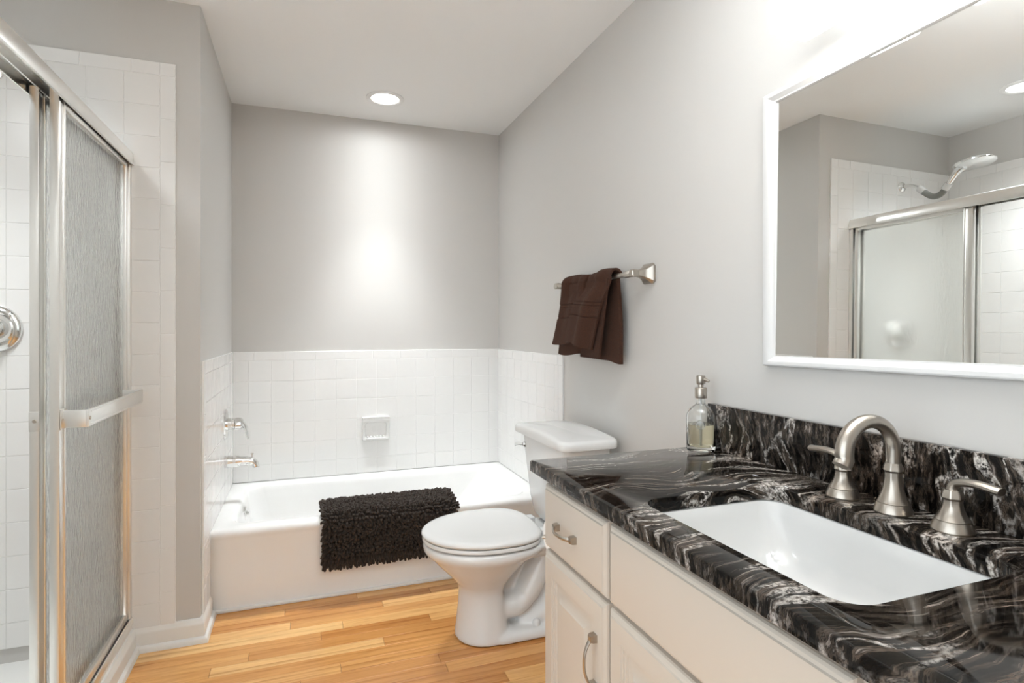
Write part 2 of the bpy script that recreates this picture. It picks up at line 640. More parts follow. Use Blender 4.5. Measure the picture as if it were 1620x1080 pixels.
def sweep(path, prof):
    """prof (d, z) swept along a plan path, d measured to the right of the direction of travel, mitred at corners"""
    P = [Vector(p) for p in path]
    rings = []
    for i, p in enumerate(P):
        ns = []
        if i > 0:
            t = (P[i] - P[i - 1]).normalized()
            ns.append(Vector((t.y, -t.x)))
        if i < len(P) - 1:
            t = (P[i + 1] - P[i]).normalized()
            ns.append(Vector((t.y, -t.x)))
        n = ns[0] if len(ns) == 1 else (ns[0] + ns[1]) / (1 + ns[0].dot(ns[1]))
        rings.append([(p.x + n.x * d, p.y + n.y * d, z) for d, z in prof])
    bm = new()
    loft(bm, rings)
    return bm


BPROF = [(0.0, FZ), (0.030, FZ), (0.0295, FZ + .008), (0.026, FZ + .016), (0.019, FZ + .021), (0.016, FZ + .022), (0.016, FZ + .064),
         (0.0145, FZ + .070), (0.012, FZ + .074), (0.0095, FZ + .080), (0.007, FZ + .085), (0.0, FZ + .086)]
struct('baseboard_left', sweep([(-1.745, -2.36), (-1.745, YP), (XL, YP), (XL, -0.800)], BPROF), 'trim', 'white baseboard along the shower curb and pillar', 30)
struct('baseboard_right', sweep([(0.0, -0.970), (0.0, -1.985)], BPROF), 'trim', 'white baseboard behind the toilet', 30)

# ------------------------------------------------------------------ bathtub
X0, X1 = XL + 0.001, -0.001
Y1 = -0.001
tub = thing('bathtub', 'white enamelled bathtub set in the tiled alcove', 'bathtub', (-0.762, -0.40, FZ))
bm = new()
R = []
for z, yf in ((FZ + .001, -.783), (0.20, -.785), (0.335, -.787), (0.347, -.791), (0.357, -.7935), (0.367, -.7925), (0.375, -.787), (0.380, -.777)):
    R.append(rrect(X0, X1, yf, Y1, 0.004, z, 8))
R.append(rrect(X0 + .004, X1 - .004, -.768, Y1 - .004, 0.006, 0.3812, 8))
ix0, ix1, iy0, iy1 = -1.445, -0.085, -0.708, -0.060
for z, a, b, c, d, r in ((0.3812, -.012, .012, -.012, .010, .085), (0.379, -.004, .004, -.004, .003, .08), (0.373, .003, -.003, .003, -.003, .078),
                         (0.362, .009, -.010, .008, -.008, .076), (0.345, .013, -.020, .012, -.012, .075), (0.30, .020, -.052, .020, -.018, .08),
                         (0.22, .030, -.115, .032, -.028, .09), (0.14, .045, -.190, .050, -.045, .11), (0.105, .065, -.240, .075, -.070, .12),
                         (0.092, .11, -.30, .12, -.115, .11)):
    R.append(rrect(ix0 + a, ix1 + b, iy0 + c, iy1 + d, r, z, 8))
loft(bm, R)
obj('tub_body', bm, 'enamel', tub, 40)
bm = new()
box(bm, X0 + .012, -.797, FZ, X1 - .002, -.782, FZ + .014, .004)
obj('caulk_bead', bm, 'trim', tub)
bm = new()
lathe(bm, [(0.034, 0), (0.034, 0.004), (0.030, 0.008), (0.012, 0.009), (0.008, 0.020), (0.0, 0.021)], 24, (-1.4285, -0.36, 0.318), 'X')
obj('overflow_plate', bm, 'chrome', tub)

# ---- tub valve and spout ----------------------------------------------
XW = XL + 0.0082
v = thing('tub_valve', 'chrome tub valve with a lever on a round plate, above the tub spout', 'faucet', (XW, -0.36, 0.757))
bm = new()
lathe(bm, [(0.074, 0), (0.074, 0.004), (0.068, 0.010), (0.040, 0.014), (0.0, 0.015)], 40, (XW, -0.36, 0.757), 'X')
obj('escutcheon', bm, 'chrome', v)
bm = new()
lathe(bm, [(0.029, 0.010), (0.029, 0.030), (0.026, 0.033), (0.026, 0.045), (0.030, 0.048), (0.030, 0.072), (0.022, 0.082), (0.0, 0.084)], 28, (XW, -0.36, 0.757), 'X')
tube(bm, smooth_path([(XW + .055, -0.36, 0.772), (XW + .078, -0.362, 0.760), (XW + .096, -0.366, 0.725), (XW + .104, -0.369, 0.680)], 5),
     [(.022, .014)] * 5 + [(.019, .011)] * 5 + [(.015, .007)] * 5 + [(.011, .004)], 14, (1, 0, 0.3))
obj('lever', bm, 'chrome', v)
s = thing('tub_spout', 'chrome tub spout with a diverter knob, below the tub valve', 'faucet', (XW, -0.36, 0.572))
bm = new()
pts = [(XW, -0.36, .576), (XW + .03, -0.36, .576), (XW + .07, -0.36, .577), (XW + .105, -0.36, .575), (XW + .128, -0.36, .567), (XW + .137, -0.36, .552), (XW + .138, -0.36, .540)]
tube(bm, smooth_path(pts, 4), [(.030, .030)] * 4 + [(.028, .027)] * 4 + [(.025, .022)] * 4 + [(.024, .019)] * 4 + [(.023, .017)] * 4 + [(.022, .016)] * 4 + [(.021, .015)], 22, (0, 0, 1))
obj('spout_body', bm, 'chrome', s, 50)
bm = new()
lathe(bm, [(0.003, 0), (0.003, 0.020), (0.008, 0.022), (0.008, 0.027), (0.0, 0.029)], 14, (XW + .121, -0.36, .583))
obj('diverter_knob', bm, 'chrome', s)

# ---- ceramic soap dish -------------------------------------------------
sd = thing('soap_dish', 'white ceramic soap dish recessed in the tiles above the tub', 'soap dish', (-0.76, -0.008, 0.63))
bm = new()
cx, cz, w, h = -0.762, 0.636, 0.079, 0.069
# flanged frame around a recess
outer = lambda i, y, z=0: [(cx + a * (w - i), y, cz + b * (h - i)) for a, b in ((-1, -1), (1, -1), (1, 1), (-1, 1))]


def rr2(w_, zb_, zt_, r, y, n=5):
    return [(p[0], y, p[1]) for p in rrect(cx - w_, cx + w_, zb_, zt_, r, 0, n)]


RR = [rr2(w, cz - h, cz + h, .012, -.0075), rr2(w, cz - h, cz + h, .012, -.014), rr2(w - .004, cz - h + .004, cz + h - .004, .010, -.019),
      rr2(w - .013, cz - h + .013, cz + h - .030, .012, -.020), rr2(w - .017, cz - h + .016, cz + h - .034, .014, -.017),
      rr2(w - .019, cz - h + .018, cz + h - .036, .016, -.0082), rr2(.02, cz - .02, cz + .01, .008, -.0080)]
loft(bm, RR)
obj('dish_body', bm, 'enamel', sd, 40)
bm = new()
for i in range(6):
    x = cx - .046 + .0184 * i
    box(bm, x - .0055, -.031, cz - h + .018, x + .0055, -.009, cz - h + .027, .003)
box(bm, cx - .058, -.036, cz - h + .010, cx + .058, -.010, cz - h + .019, .004)
obj('drain_ribs', bm, 'enamel', sd)
bm = new()
pf = [(0.0, 0.0), (0.004, 0.012), (0.010, 0.020), (0.013, 0.026)]
ring_a = []
for t in range(13):
    a = -1 + 2 * t / 12
    d = 0.030 - 0.012 * (1 - a * a)
    ring_a.append([(cx + a * (w - .002), -.012, cz + h - .030), (cx + a * (w - .002), -.012 - d * .5, cz + h - .024), (cx + a * (w - .002), -.010 - d, cz + h - .006),
                   (cx + a * (w - .002), -.010 - d, cz + h), (cx + a * (w - .002), -.008, cz + h + .001)])
loft(bm, ring_a)
obj('dish_lip', bm, 'enamel', sd, 40)

# ------------------------------------------------------------------ bath mat draped over the tub rim
bmx0, bmx1 = -1.075, -0.485
path = smooth_path([(-.575, .392), (-.62, .400), (-.70, .399), (-.765, .396), (-.798, .384), (-.806, .350), (-.806, .27), (-.805, .185)], 5)
rug = thing('bath_mat', 'dark brown shaggy chenille bath mat draped over the tub edge', 'bath mat', (-0.78, -0.76, 0.39))
bm = new()
nx = 12
for side in (0,):
    prof = [(p.x, p.y) for p in path]
    back = []
    for i, p in enumerate(path):
        t = (path[min(i + 1, len(path) - 1)] - path[max(i - 1, 0)]).normalized()
        nrm = Vector((t.y, -t.x))
        back.append((p.x + nrm.x * -.007, p.y + nrm.y * -.007))
    poly = prof + back[::-1]
    loft(bm, [[(bmx0 + (bmx1 - bmx0) * i / nx, a, b) for a, b in poly] for i in range(nx + 1)])
obj('mat_backing', bm, 'chenille', rug, 40)
bm = new()
rr_ = random.Random(3)
# walk the path at even spacing and plant a chenille finger at each jittered grid point
seg = []
acc = 0.0
for i in range(len(path) - 1):
    a, b = path[i], path[i + 1]
    L = (b - a).length
    seg.append((acc, a, b, L))
    acc += L
sp_ = 0.0118
nrow = int(acc / sp_)
for r in range(nrow + 1):
    d = min(r * sp_, acc - 1e-6)
    for s0, a, b, L in seg:
        if s0 <= d <= s0 + L:
            break
    pos = a + (b - a) * ((d - s0) / L)
    t = (b - a).normalized()
    nrm = Vector((0, t.y, -t.x))
    if nrm.z < -0.2:
        nrm = -nrm
    nrm = Vector((0, -abs(nrm.y) if d > acc * .35 else nrm.y, abs(nrm.z)))
    ncol = int((bmx1 - bmx0) / sp_)
    for c in range(ncol + 1):
        x = bmx0 + (c + (0.5 if r % 2 else 0)) * sp_ + rr_.uniform(-.003, .003)
        if x > bmx1 + .004:
            continue
        p = Vector((x, pos.x, pos.y)) + Vector((0, rr_.uniform(-.002, .002), rr_.uniform(-.002, .002)))
        dirv = nrm + Vector((rr_.uniform(-.38, .38), rr_.uniform(-.3, .3), rr_.uniform(-.40, .15)))
        edge = min(x - bmx0, bmx1 - x)
        if edge < .02:
            dirv += Vector((-.8 if x - bmx0 < .02 else .8, 0, 0))
        if d > acc - .03:
            dirv += Vector((0, 0, -1.2))
        if d < .03:
            dirv += Vector((0, .5, 0.4))
        dirv.normalize()
        ln_ = rr_.uniform(.019, .026)
        droop = Vector((0, 0, -.005))
        if nrm.z > .8:
            droop = Vector((0, 0, -.002))
        if dirv.z > 0.99:
            dirv = Vector((.1, .1, 1)).normalized()
        sx = dirv.cross(Vector((0, 0, 1))).normalized()
        sy = sx.cross(dirv)
        r0 = rr_.uniform(.0056, .0068)
        prev = None
        for f, rad in ((0.0, .80), (0.35, 1.0), (0.75, 1.02), (0.93, .80), (1.0, .38)):
            cpt = p + dirv * (ln_ * f) + droop * (f * f)
            ring = [bm.verts.new(cpt + sx * (r0 * rad * math.cos(PI * k / 3)) + sy * (r0 * rad * math.sin(PI * k / 3))) for k in range(6)]
            if prev:
                for k in range(6):
                    bm.faces.new((prev[k], prev[(k + 1) % 6], ring[(k + 1) % 6], ring[k]))
            prev = ring
        bm.faces.new(prev)
tag(obj('chenille_pile', bm, 'chenille', rug, 70, flip=False), kind='stuff')

# ------------------------------------------------------------------ toilet
CY = -1.305
toilet = thing('toilet', 'white two-piece toilet with its lid down, between the tub and vanity', 'toilet', (-0.40, CY, FZ))


def egg(xf, xc, xb, b, z, nb=3.0, n=48, bow=0.0):
    pts = []
    for i in range(n):
        a = 2 * PI * i / n
        c, s = math.cos(a), math.sin(a)
        if c > 0:
            x = xc - (xc - xf) * c
            y = b * s
        else:
            e = 2.0 / nb
            x = xc + (xb - xc) * abs(c) ** e
            y = b * math.copysign(abs(s) ** e, s)
        pts.append((x, CY + y, z))
    return pts


bm = new()
# pedestal and bowl
ped = [(-.612, -.50, -.415, .112, FZ + .001, 3), (-.615, -.50, -.415, .114, FZ + .012, 3), (-.612, -.50, -.418, .111, FZ + .03, 3), (-.606, -.50, -.425, .105, .12, 3), (-.600, -.50, -.432, .100, .18, 3),
       (-.598, -.505, -.436, .097, .222, 3), (-.603, -.51, -.425, .101, .245, 2.6), (-.628, -.51, -.405, .122, .275, 2.4), (-.662, -.505, -.375, .150, .310, 2.3),
       (-.692, -.50, -.345, .172, .340, 2.3), (-.712, -.50, -.32, .188, .362, 2.3), (-.728, -.50, -.29, .199, .376, 2.5), (-.736, -.50, -.27, .205, .390, 2.6),
       (-.737, -.50, -.265, .206, .402, 2.6), (-.733, -.50, -.265, .202, .411, 2.6), (-.722, -.50, -.27, .193, .4145, 2.6)]
loft(bm, [egg(*q[:5], q[5]) for q in ped])
# rear deck under the tank
loft(bm, [rrect(-.40, -.045, CY - .100, CY + .100, .03, .345), rrect(-.44, -.04, CY - .135, CY + .135, .04, .372), rrect(-.45, -.035, CY - .15, CY + .15, .04, .40), rrect(-.45, -.038, CY - .148, CY + .148, .04, .412)])
# foot plate
loft(bm, [rrect(-.50, -.16, CY - .120, CY + .120, .05, FZ + .001), rrect(-.50, -.16, CY - .121, CY + .121, .05, FZ + .012), rrect(-.50, -.165, CY - .117, CY + .117, .05, FZ + .03), rrect(-.50, -.18, CY - .100, CY + .100, .045, FZ + .042)])
# trapway
tr = smooth_path([(-.46, CY - .01, .165), (-.405, CY - .022, .150), (-.355, CY - .025, .175), (-.315, CY - .025, .235), (-.275, CY - .022, .310), (-.225, CY - .02, .335), (-.185, CY - .02, .300), (-.185, CY - .02, .22), (-.22, CY - .02, .145), (-.29, CY - .01, .10), (-.36, CY, .07)], 5)
tube(bm, tr, [.050] * 12 + [.054] * (len(tr) - 12), 18, (0, 1, 0), 1.0, 1.35)
# web between the trapway and bowl
loft(bm, [[(x, y, z) for x, y, z in ((-.46, CY - .03, z0), (-.17, CY - .03, z0), (-.17, CY + .03, z0), (-.46, CY + .03, z0))] for z0 in (.06, .38)])
bowl = obj('bowl', bm, 'ceramic', toilet, 0)
md = bowl.modifiers.new('Remesh', 'REMESH')
md.mode = 'VOXEL'
md.voxel_size = 0.0065
md.use_smooth_shade = True
md = bowl.modifiers.new('Smooth', 'SMOOTH')
md.iterations = 9
md.factor = 0.5
for side in (-1, 1):
    bm = new()
    lathe(bm, [(0.017, 0), (0.0165, 0.008), (0.013, 0.019), (0.006, 0.024), (0, 0.025)], 20, (-0.315, CY + side * .083, FZ + .038))
    obj('bolt_cap', bm, 'plastic', toilet, 50)
# seat ring and lid
bm = new()
loft(bm, [egg(-.733, -.49, -.300, .198, .4185), egg(-.738, -.49, -.298, .203, .421), egg(-.739, -.49, -.298, .204, .428), egg(-.736, -.49, -.300, .201, .4335), egg(-.72, -.49, -.31, .19, .4345)])
obj('seat', bm, 'plastic', toilet, 50)
bm = new()
loft(bm, [egg(-.728, -.49, -.300, .193, .436), egg(-.738, -.49, -.296, .203, .4385), egg(-.742, -.49, -.295, .206, .444), egg(-.741, -.49, -.296, .205, .450), egg(-.734, -.49, -.300, .199, .4555),
          egg(-.716, -.49, -.312, .184, .4595), egg(-.66, -.49, -.35, .14, .4615), egg(-.56, -.49, -.43, .05, .462)])
obj('seat_lid', bm, 'plastic', toilet, 50)
for side in (-1, 1):
    bm = new()
    box(bm, -.302, CY + side * .075 - .022, .413, -.262, CY + side * .075 + .022, .446, .007, 3)
    obj('hinge', bm, 'plastic', toilet, 50)


def tank_ring(xf, hw, z, bow=0.012, r=.035, xb=-.06, crown=0.0):
    pts = rrect(xf, xb, CY - hw, CY + hw, r, z, 7)
    # subdivide the long front edge so it can bow
    out = []
    n = len(pts)
    for i in range(n):
        a, b = pts[i], pts[(i + 1) % n]
        out.append(a)
        if abs(a[1] - b[1]) > hw:
            for k in range(1, 12):
                t = k / 12
                out.append(tuple(a[j] + (b[j] - a[j]) * t for j in range(3)))
    res = []
    for x, y, zz in out:
        q = 1 - ((y - CY) / hw) ** 2
        if x < (xf + xb) / 2:
            x -= bow * q
        res.append((x, y, zz + crown * q))
    return res


bm = new()
loft(bm, [tank_ring(-.185, .150, .4125, .006), tank_ring(-.205, .180, .418, .008), tank_ring(-.222, .196, .435), tank_ring(-.232, .206, .50), tank_ring(-.252, .222, .70), tank_ring(-.258, .228, .778, .004)])
obj('tank', bm, 'ceramic', toilet, 50)
bm = new()
lr = lambda i, z, c, b=.0: tank_ring(-.290 + i, .252 - i, z, b, max(.04 - i, .012), -.042 - i, c)
loft(bm, [lr(.012, .770, .0), lr(.002, .771, .002), lr(0, .775, .004), lr(0, .792, .010), lr(.003, .799, .012), lr(.010, .8035, .013), lr(.022, .8055, .014), lr(.07, .808, .010), lr(.11, .810, .004)])
obj('tank_lid', bm, 'ceramic', toilet, 50)
bm = new()
lathe(bm, [(0.014, 0), (0.014, -.008), (0.008, -.012), (0.0, -.013)], 18, (-.255, CY + .175, .722), 'X')
tube(bm, [(-.270, CY + .175, .722), (-.274, CY + .20, .718), (-.276, CY + .245, .708)], [(.006, .008), (.006, .008), (.008, .010)], 10)
obj('flush_lever', bm, 'chrome', toilet, 50)

# ------------------------------------------------------------------ towel bar and towel
tb = thing('towel_bar', 'brushed nickel towel bar on the right wall, holding the brown towel', 'towel bar', (0, -1.37, 1.412))


def post(y):
    bm = new()
    sq = lambda s, x, c=.28: [(x, y + a * s, 1.412 + b * s) for a, b in ((-1, -1 + c), (-1 + c, -1), (1 - c, -1), (1, -1 + c), (1, 1 - c), (1 - c, 1), (-1 + c, 1), (-1, 1 - c))]
    loft(bm, [sq(.034, -.0005), sq(.036, -.006), sq(.036, -.010), sq(.033, -.015), sq(.026, -.021), sq(.019, -.031), sq(.0145, -.043), sq(.012, -.055), sq(.013, -.058), sq(.013, -.078), sq(.010, -.081)])
    return obj('post', bm, 'nickel', tb, 25)


post(-1.685)
post(-1.045)
bm = new()
lathe(bm, [(0.009, -1.675), (0.009, -1.055)], 24, (-.067, 0, 1.412), 'Y')
obj('bar', bm, 'nickel', tb)
for y0, y1 in ((-1.672, -1.625), (-1.055, -1.02)):
    bm = new()
    lathe(bm, [(0.0, y0), (0.0115, y0), (0.0125, y0 + .004), (0.0125, y1 - .004), (0.0115, y1), (0.0, y1)], 8, (-.067, 0, 1.412), 'Y')
    obj('bar_collar', bm, 'nickel', tb, 25)

# towel: outer front flap with a pleat, inner front layer, back flap, one cloth
BX, BZ = -.067, 1.412
lerp = lambda a, b, t: a + (b - a) * t


def ss(a, b, x):
    t = max(0.0, min(1.0, (x - a) / (b - a)))
    return t * t * (3 - 2 * t)


bm = new()


def sheet(fn, nu, nv, th):
    g = [[Vector(fn(i / nu, j / nv)) for j in range(nv + 1)] for i in range(nu + 1)]
    N = []
    for i in range(nu + 1):
        row = []
        for j in range(nv + 1):
            du = g[min(i + 1, nu)][j] - g[max(i - 1, 0)][j]
            dv = g[i][min(j + 1, nv)] - g[i][max(j - 1, 0)]
            n = du.cross(dv)
            row.append(n.normalized() if n.length > 1e-9 else Vector((-1, 0, 0)))
        N.append(row)
    A = [[bm.verts.new(g[i][j] + N[i][j] * th * .5) for j in range(nv + 1)] for i in range(nu + 1)]
    B = [[bm.verts.new(g[i][j] - N[i][j] * th * .5) for j in range(nv + 1)] for i in range(nu + 1)]
    for i in range(nu):
        for j in range(nv):
            bm.faces.new((A[i][j], A[i][j + 1], A[i + 1][j + 1], A[i + 1][j]))
            bm.faces.new((B[i][j], B[i + 1][j], B[i + 1][j + 1], B[i][j + 1]))
    for i in range(nu):
        bm.faces.new((A[i][0], A[i + 1][0], B[i + 1][0], B[i][0]))
        bm.faces.new((A[i][nv], B[i][nv], B[i + 1][nv], A[i + 1][nv]))
    for j in range(nv):
        bm.faces.new((A[0][j], B[0][j], B[0][j + 1], A[0][j + 1]))
        bm.faces.new((A[nu][j], A[nu][j + 1], B[nu][j + 1], B[nu][j]))


def front(u, t):
    """u: 0 back of the bar .. 1 front hem; t: 0 far edge .. 1 near edge"""
    top = .16
    if u < top:
        a = u / top                      # over the bar
        ang = PI * (1 - a) * .92
        r = .026 + .004 * math.sin(t * 9)
        x = BX - .002 + r * math.cos(PI - ang) * 1.0
        x = BX - r * math.cos(ang)
        z = BZ - .004 + r * 1.15 * math.sin(ang)
        d = 0.0
        drop = 0.0
    else:
        d = (u - top) / (1 - top)
        x = BX - .026
        drop = d
        z = BZ - .004
    far = lerp(-1.172, -1.060, drop ** 1.4)
    near = lerp(-1.560, -1.455, drop ** 1.1)
    mid = lerp(-1.37, -1.265, drop)
    k = ss(0.02, 0.45, drop)
    # pleat: right panel slides in front of the left one
    if t < .5:
        y = lerp(far, mid - .055 * k, t / .5)
    elif t < .58:
        y = lerp(mid - .055 * k, mid + .008 * k, (t - .5) / .08)
    else:
        y = lerp(mid + .008 * k, near, (t - .58) / .42)
    pl_ = ss(.50, .58, t)
    x -= .032 * k * pl_ + .012 * k
    x -= .016 * k * (.4 + .6 * drop) * math.sin(PI * min(t / .5, 1)) * (1 - pl_)
    x += .020 * k * ss(.80, 1.0, t) + .014 * k * (1 - ss(0, .12, t))
    x -= (.011 * math.sin(t * 15 + 1.2) + .005 * math.sin(t * 31 + .4)) * (1 - .35 * drop) * min(1, u / top)
    hem = lerp(1.150, 1.172, t / .5) - .020 * math.sin(PI * t / .5) * .6 if t < .5 else lerp(1.172, 1.135, (t - .58) / .42 if t > .58 else 0)
    z = z - (BZ - .004 - hem) * drop
    if u < top:
        y = lerp(far, near, t)
        y = lerp(far, mid, t / .5) if t < .5 else (mid if t < .58 else lerp(mid, near, (t - .58) / .42))
    # woven border band
    for c0, w0, dp in ((.345, .012, .007), (.385, .009, .006), (.56, .012, .007)):
        x += dp * math.exp(-((drop - c0) / w0) ** 2)
    if .39 < drop < .55:
        x += .002
    return (x, y, z)


def inner(u, t):
    y = lerp(lerp(-1.19, -1.115, u), lerp(-1.55, -1.490, u), t)
    x = BX - .024 - .006 * math.sin(t * 8 + .6) * u + .010 * ss(.42, .5, t) * u - .012 * ss(.5, .56, t) * u
    z = lerp(1.405, lerp(1.108, 1.112, t) - .006 * math.sin(t * 9), u)
    return (x, y, z)


def backf(u, t):
    y = lerp(lerp(-1.21, -1.235, u), lerp(-1.535, -1.555, min(1, u * 2)), t)
    x = BX + .026 + .004 * math.sin(t * 7) * u - .002
    z = lerp(1.418, 1.088 + .010 * ss(.0, .25, 1 - t) - .004 * t, u)
    return (x, y, z)


sheet(front, 110, 90, .008)
sheet(inner, 50, 50, .008)
sheet(backf, 50, 40, .016)
tag(obj('hand_towel', bm, 'towel', None, 60, flip=False), 'chocolate brown terry hand towel hung over the towel bar', 'towel')

# ------------------------------------------------------------------ vanity
VY0, VY1 = -3.285, -2.010
XF = -.530                               # face frame
van = thing('vanity_cabinet', 'cream painted vanity cabinet under the black granite top', 'cabinet', (-.27, -2.645, FZ))
bm = new()
t_ = .018
box(bm, XF, VY0, FZ + .10, XF + t_, VY1, .831)                    # face frame sheet
box(bm, XF + t_, VY1 - t_, FZ, -.001, VY1, .831)
box(bm, XF + t_, VY0, FZ, -.001, VY0 + t_, .831)
box(bm, XF + t_, VY0 + t_, FZ + .10, -.001, VY1 - t_, FZ + .118)
box(bm, XF + .06, VY0 + t_, FZ, XF + .078, VY1 - t_, FZ + .10)
obj('carcass', bm, 'cab', van)


def yz_rect(x, y0, y1, z0, z1):
    return [(x, y0, z0), (x, y1, z0), (x, y1, z1), (x, y0, z1)]


def front_panel(y0, y1, z0, z1, raised):
    """drawer front or raised-panel door, outer face towards -X"""
    bm = new()
    steps_ = [(0, 0), (0, .010), (.002, .014), (.006, .017), (.011, .0185), (.013, .0215), (.016, .022)]
    if raised:
        steps_ += [(.052, .022), (.054, .0185), (.059, .0180), (.060, .0155), (.066, .0145), (.068, .011), (.074, .0105), (.082, .0115), (.098, .0195), (.100, .0205)]
    rings = [yz_rect(XF - .0005 - x, y0 + i, y1 - i, z0 + i, z1 - i) for i, x in steps_]
    loft(bm, rings)
    return bm


def pull(y, z, L, vertical):
    """bowed strap pull on square feet, seen on drawer and doors"""
    bm = new()
    xo = XF - .0225
    half = L / 2
    P = []
    R_ = []
    for i in range(25):
        a = -1 + 2 * i / 24
        d = .010 + .018 * (1 - abs(a) ** 2.4)
        s_ = a * half
        P.append((xo - d, y + (0 if vertical else s_), z + (s_ if vertical else 0)))
        wd = .0045 + .0022 * abs(a) ** 3
        R_.append((wd, .0030) if True else 0)
    up = (1, 0, 0)
    tube(bm, P, R_, 8, up, start=PI / 8)
    for e in (-1, 1):
        yy, zz = (y, z + e * half) if vertical else (y + e * half, z)
        q = .0085
        loft(bm, [[(xo - x, yy + a * s2, zz + b * s2) for a, b in ((-1, -1), (1, -1), (1, 1), (-1, 1))] for x, s2 in ((0, q), (.010, q * .95), (.015, q * .8), (.016, q * .55))])
    return bm


GA = -2.352
dr = obj('drawer', front_panel(GA + .006, VY1 - .003, .636, .803, False), 'cab', van, 20)
obj('handle', pull(-2.158, .717, .094, False), 'nickel', dr, 40)
fp = obj('false_drawer_front', front_panel(-2.932, GA - .006, .636, .803, False), 'cab', van, 20)
dr2 = obj('drawer', front_panel(VY0 + .003, -2.944, .636, .803, False), 'cab', van, 20)
obj('handle', pull(-3.115, .717, .094, False), 'nickel', dr2, 40)
for (y0, y1, hy) in ((GA + .006, VY1 - .003, -2.306), (-2.638, GA - .006, -2.60), (-2.932, -2.644, -2.685), (VY0 + .003, -2.944, -2.985)):
    dd = obj('door', front_panel(y0, y1, .165, .626, True), 'cab', van, 20)
    obj('handle', pull(hy, .485, .105, True), 'nickel', dd, 40)

# countertop with the sink cut-out
CT, CB = .862, .832
cx0, cx1, cy0, cy1 = -.503, -.157, -2.895, -2.405
ct = new()
outer = lambda i, z: rrect(-.582 + i, -.0005, -3.31, -1.987 - i, .006, z, 8)
hole = lambda i, z: rrect(cx0 - i, cx1 + i, cy0 - i, cy1 + i, .045 + i, z, 8)
loft(ct, [outer(.002, CB), outer(0, CB + .002), outer(0, CT - .004), outer(.0012, CT - .0012), outer(.004, CT), hole(.003, CT), hole(.0008, CT - .001), hole(0, CT - .003), hole(0, CB)], closed=True)
tag(obj('granite_countertop', ct, 'granite', None, 30), 'polished black granite countertop with pale veins on the vanity', 'countertop')
bm = new()
box(bm, -.020, -3.31, CT + .0003, -.0006, -2.016, .994, .0015)
tag(obj('granite_backsplash', bm, 'granite_splash', None, 30), 'black granite backsplash strip along the wall behind the faucet', 'backsplash')

# undermount sink
sk = thing('undermount_sink', 'white rectangular undermount sink set into the black granite', 'sink', (-.33, -2.65, .69))
bm = new()
SR = lambda i, z, r: rrect(cx0 + i, cx1 - i, cy0 + i, cy1 - i, max(r, .02), z, 8)
loft(bm, [SR(-.020, .812, .06), SR(-.020, .8315, .06), SR(-.003, .8315, .047), SR(.000, .828, .045), SR(.004, .80, .045),
          rrect(cx0 + .012, cx1 - .012, cy0 + .016, cy1 - .035, .05, .745, 8), rrect(cx0 + .025, cx1 - .025, cy0 + .03, cy1 - .060, .06, .712, 8),
          rrect(cx0 + .055, cx1 - .055, cy0 + .07, cy1 - .105, .07, .700, 8), rrect(cx0 + .155, cx1 - .155, cy0 + .225, cy1 - .225, .017, .694, 8)], False, True)
ob = obj('basin', bm, 'sinkwhite', sk, 50)
md = ob.modifiers.new('Solidify', 'SOLIDIFY')
md.thickness = 0.008
md.offset = -1
bm = new()
lathe(bm, [(.024, .001), (.024, .003), (.018, .004), (.016, .0015), (0, .001)], 24, (-.33, -2.65, .694))
obj('drain', bm, 'nickel', sk)

# ---- widespread faucet ------------------------------------------------
FX = -.085


def octa(bm, c, prof, n=8, off=PI / 8):
    rings = []
    for r, h in prof:
        rings.append([(c[0] + r * math.cos(off + 2 * PI * i / n), c[1] + r * math.sin(off + 2 * PI * i / n), c[2] + h) for i in range(n)])
    loft(bm, rings)


def fbody(c, H, r0, r1, rc):
    """flared round foot easing into a faceted neck"""
    bm = new()
    n = 40
    rings = []
    prof = [(r0 * 1.00, 0), (r0 * 1.02, .003), (r0, .006), (r0 * .93, .012), (r0 * .86, .0175), (r0 * .835, .019), (r0 * .84, .0205)]
    for i in range(9):
        t = i / 8
        prof.append((lerp(r0 * .82, r1, 1 - (1 - t) ** 2.2), lerp(.0215, H - .018, t)))
    prof += [(rc, H - .014), (rc * .96, H - .008), (r1 * .92, H)]
    for r, h in prof:
        f = ss(.02, H - .02, h)
        ring = []
        for i in range(n):
            a = 2 * PI * i / n
            k_ = math.cos(PI / 8) / math.cos((a + PI / 8) % (PI / 4) - PI / 8)
            rr = r * lerp(1.0, k_ * 1.03, f)
            ring.append((c[0] + rr * math.cos(a), c[1] + rr * math.sin(a), c[2] + h))
        rings.append(ring)
    loft(bm, rings)
    return bm


sp = thing('sink_spout', 'brushed nickel gooseneck sink spout between the two lever taps', 'faucet', (FX, -2.640, CT))
obj('spout_base', fbody((FX, -2.640, CT), .096, .0325, .0150, .0178), 'nickel', sp, 18)
bm = new()
pts = [(FX, -2.640, CT + .092)]
cxn, czn, rn = FX - .064, CT + .122, .064
for i in range(0, 19):
    a = lerp(0, 1.06 * PI, i / 18)
    pts.append((cxn + rn * math.cos(a), -2.640, czn + rn * .90 * math.sin(a)))
pts.append((cxn - rn - .012 + .006, -2.640, czn - .022))
nn = len(pts)
rad = [lerp(.0130, .0165, ss(.35, 1, i / (nn - 1))) for i in range(nn)]
tube(bm, pts, rad, 24, (0, 1, 0))
obj('gooseneck', bm, 'nickel', sp, 40)
bm = new()
lathe(bm, [(0.002, 0), (.002, .018), (.004, .020), (.004, .026), (0, .027)], 12, (FX + .026, -2.640, CT + .045))
obj('lift_rod', bm, 'nickel', sp)


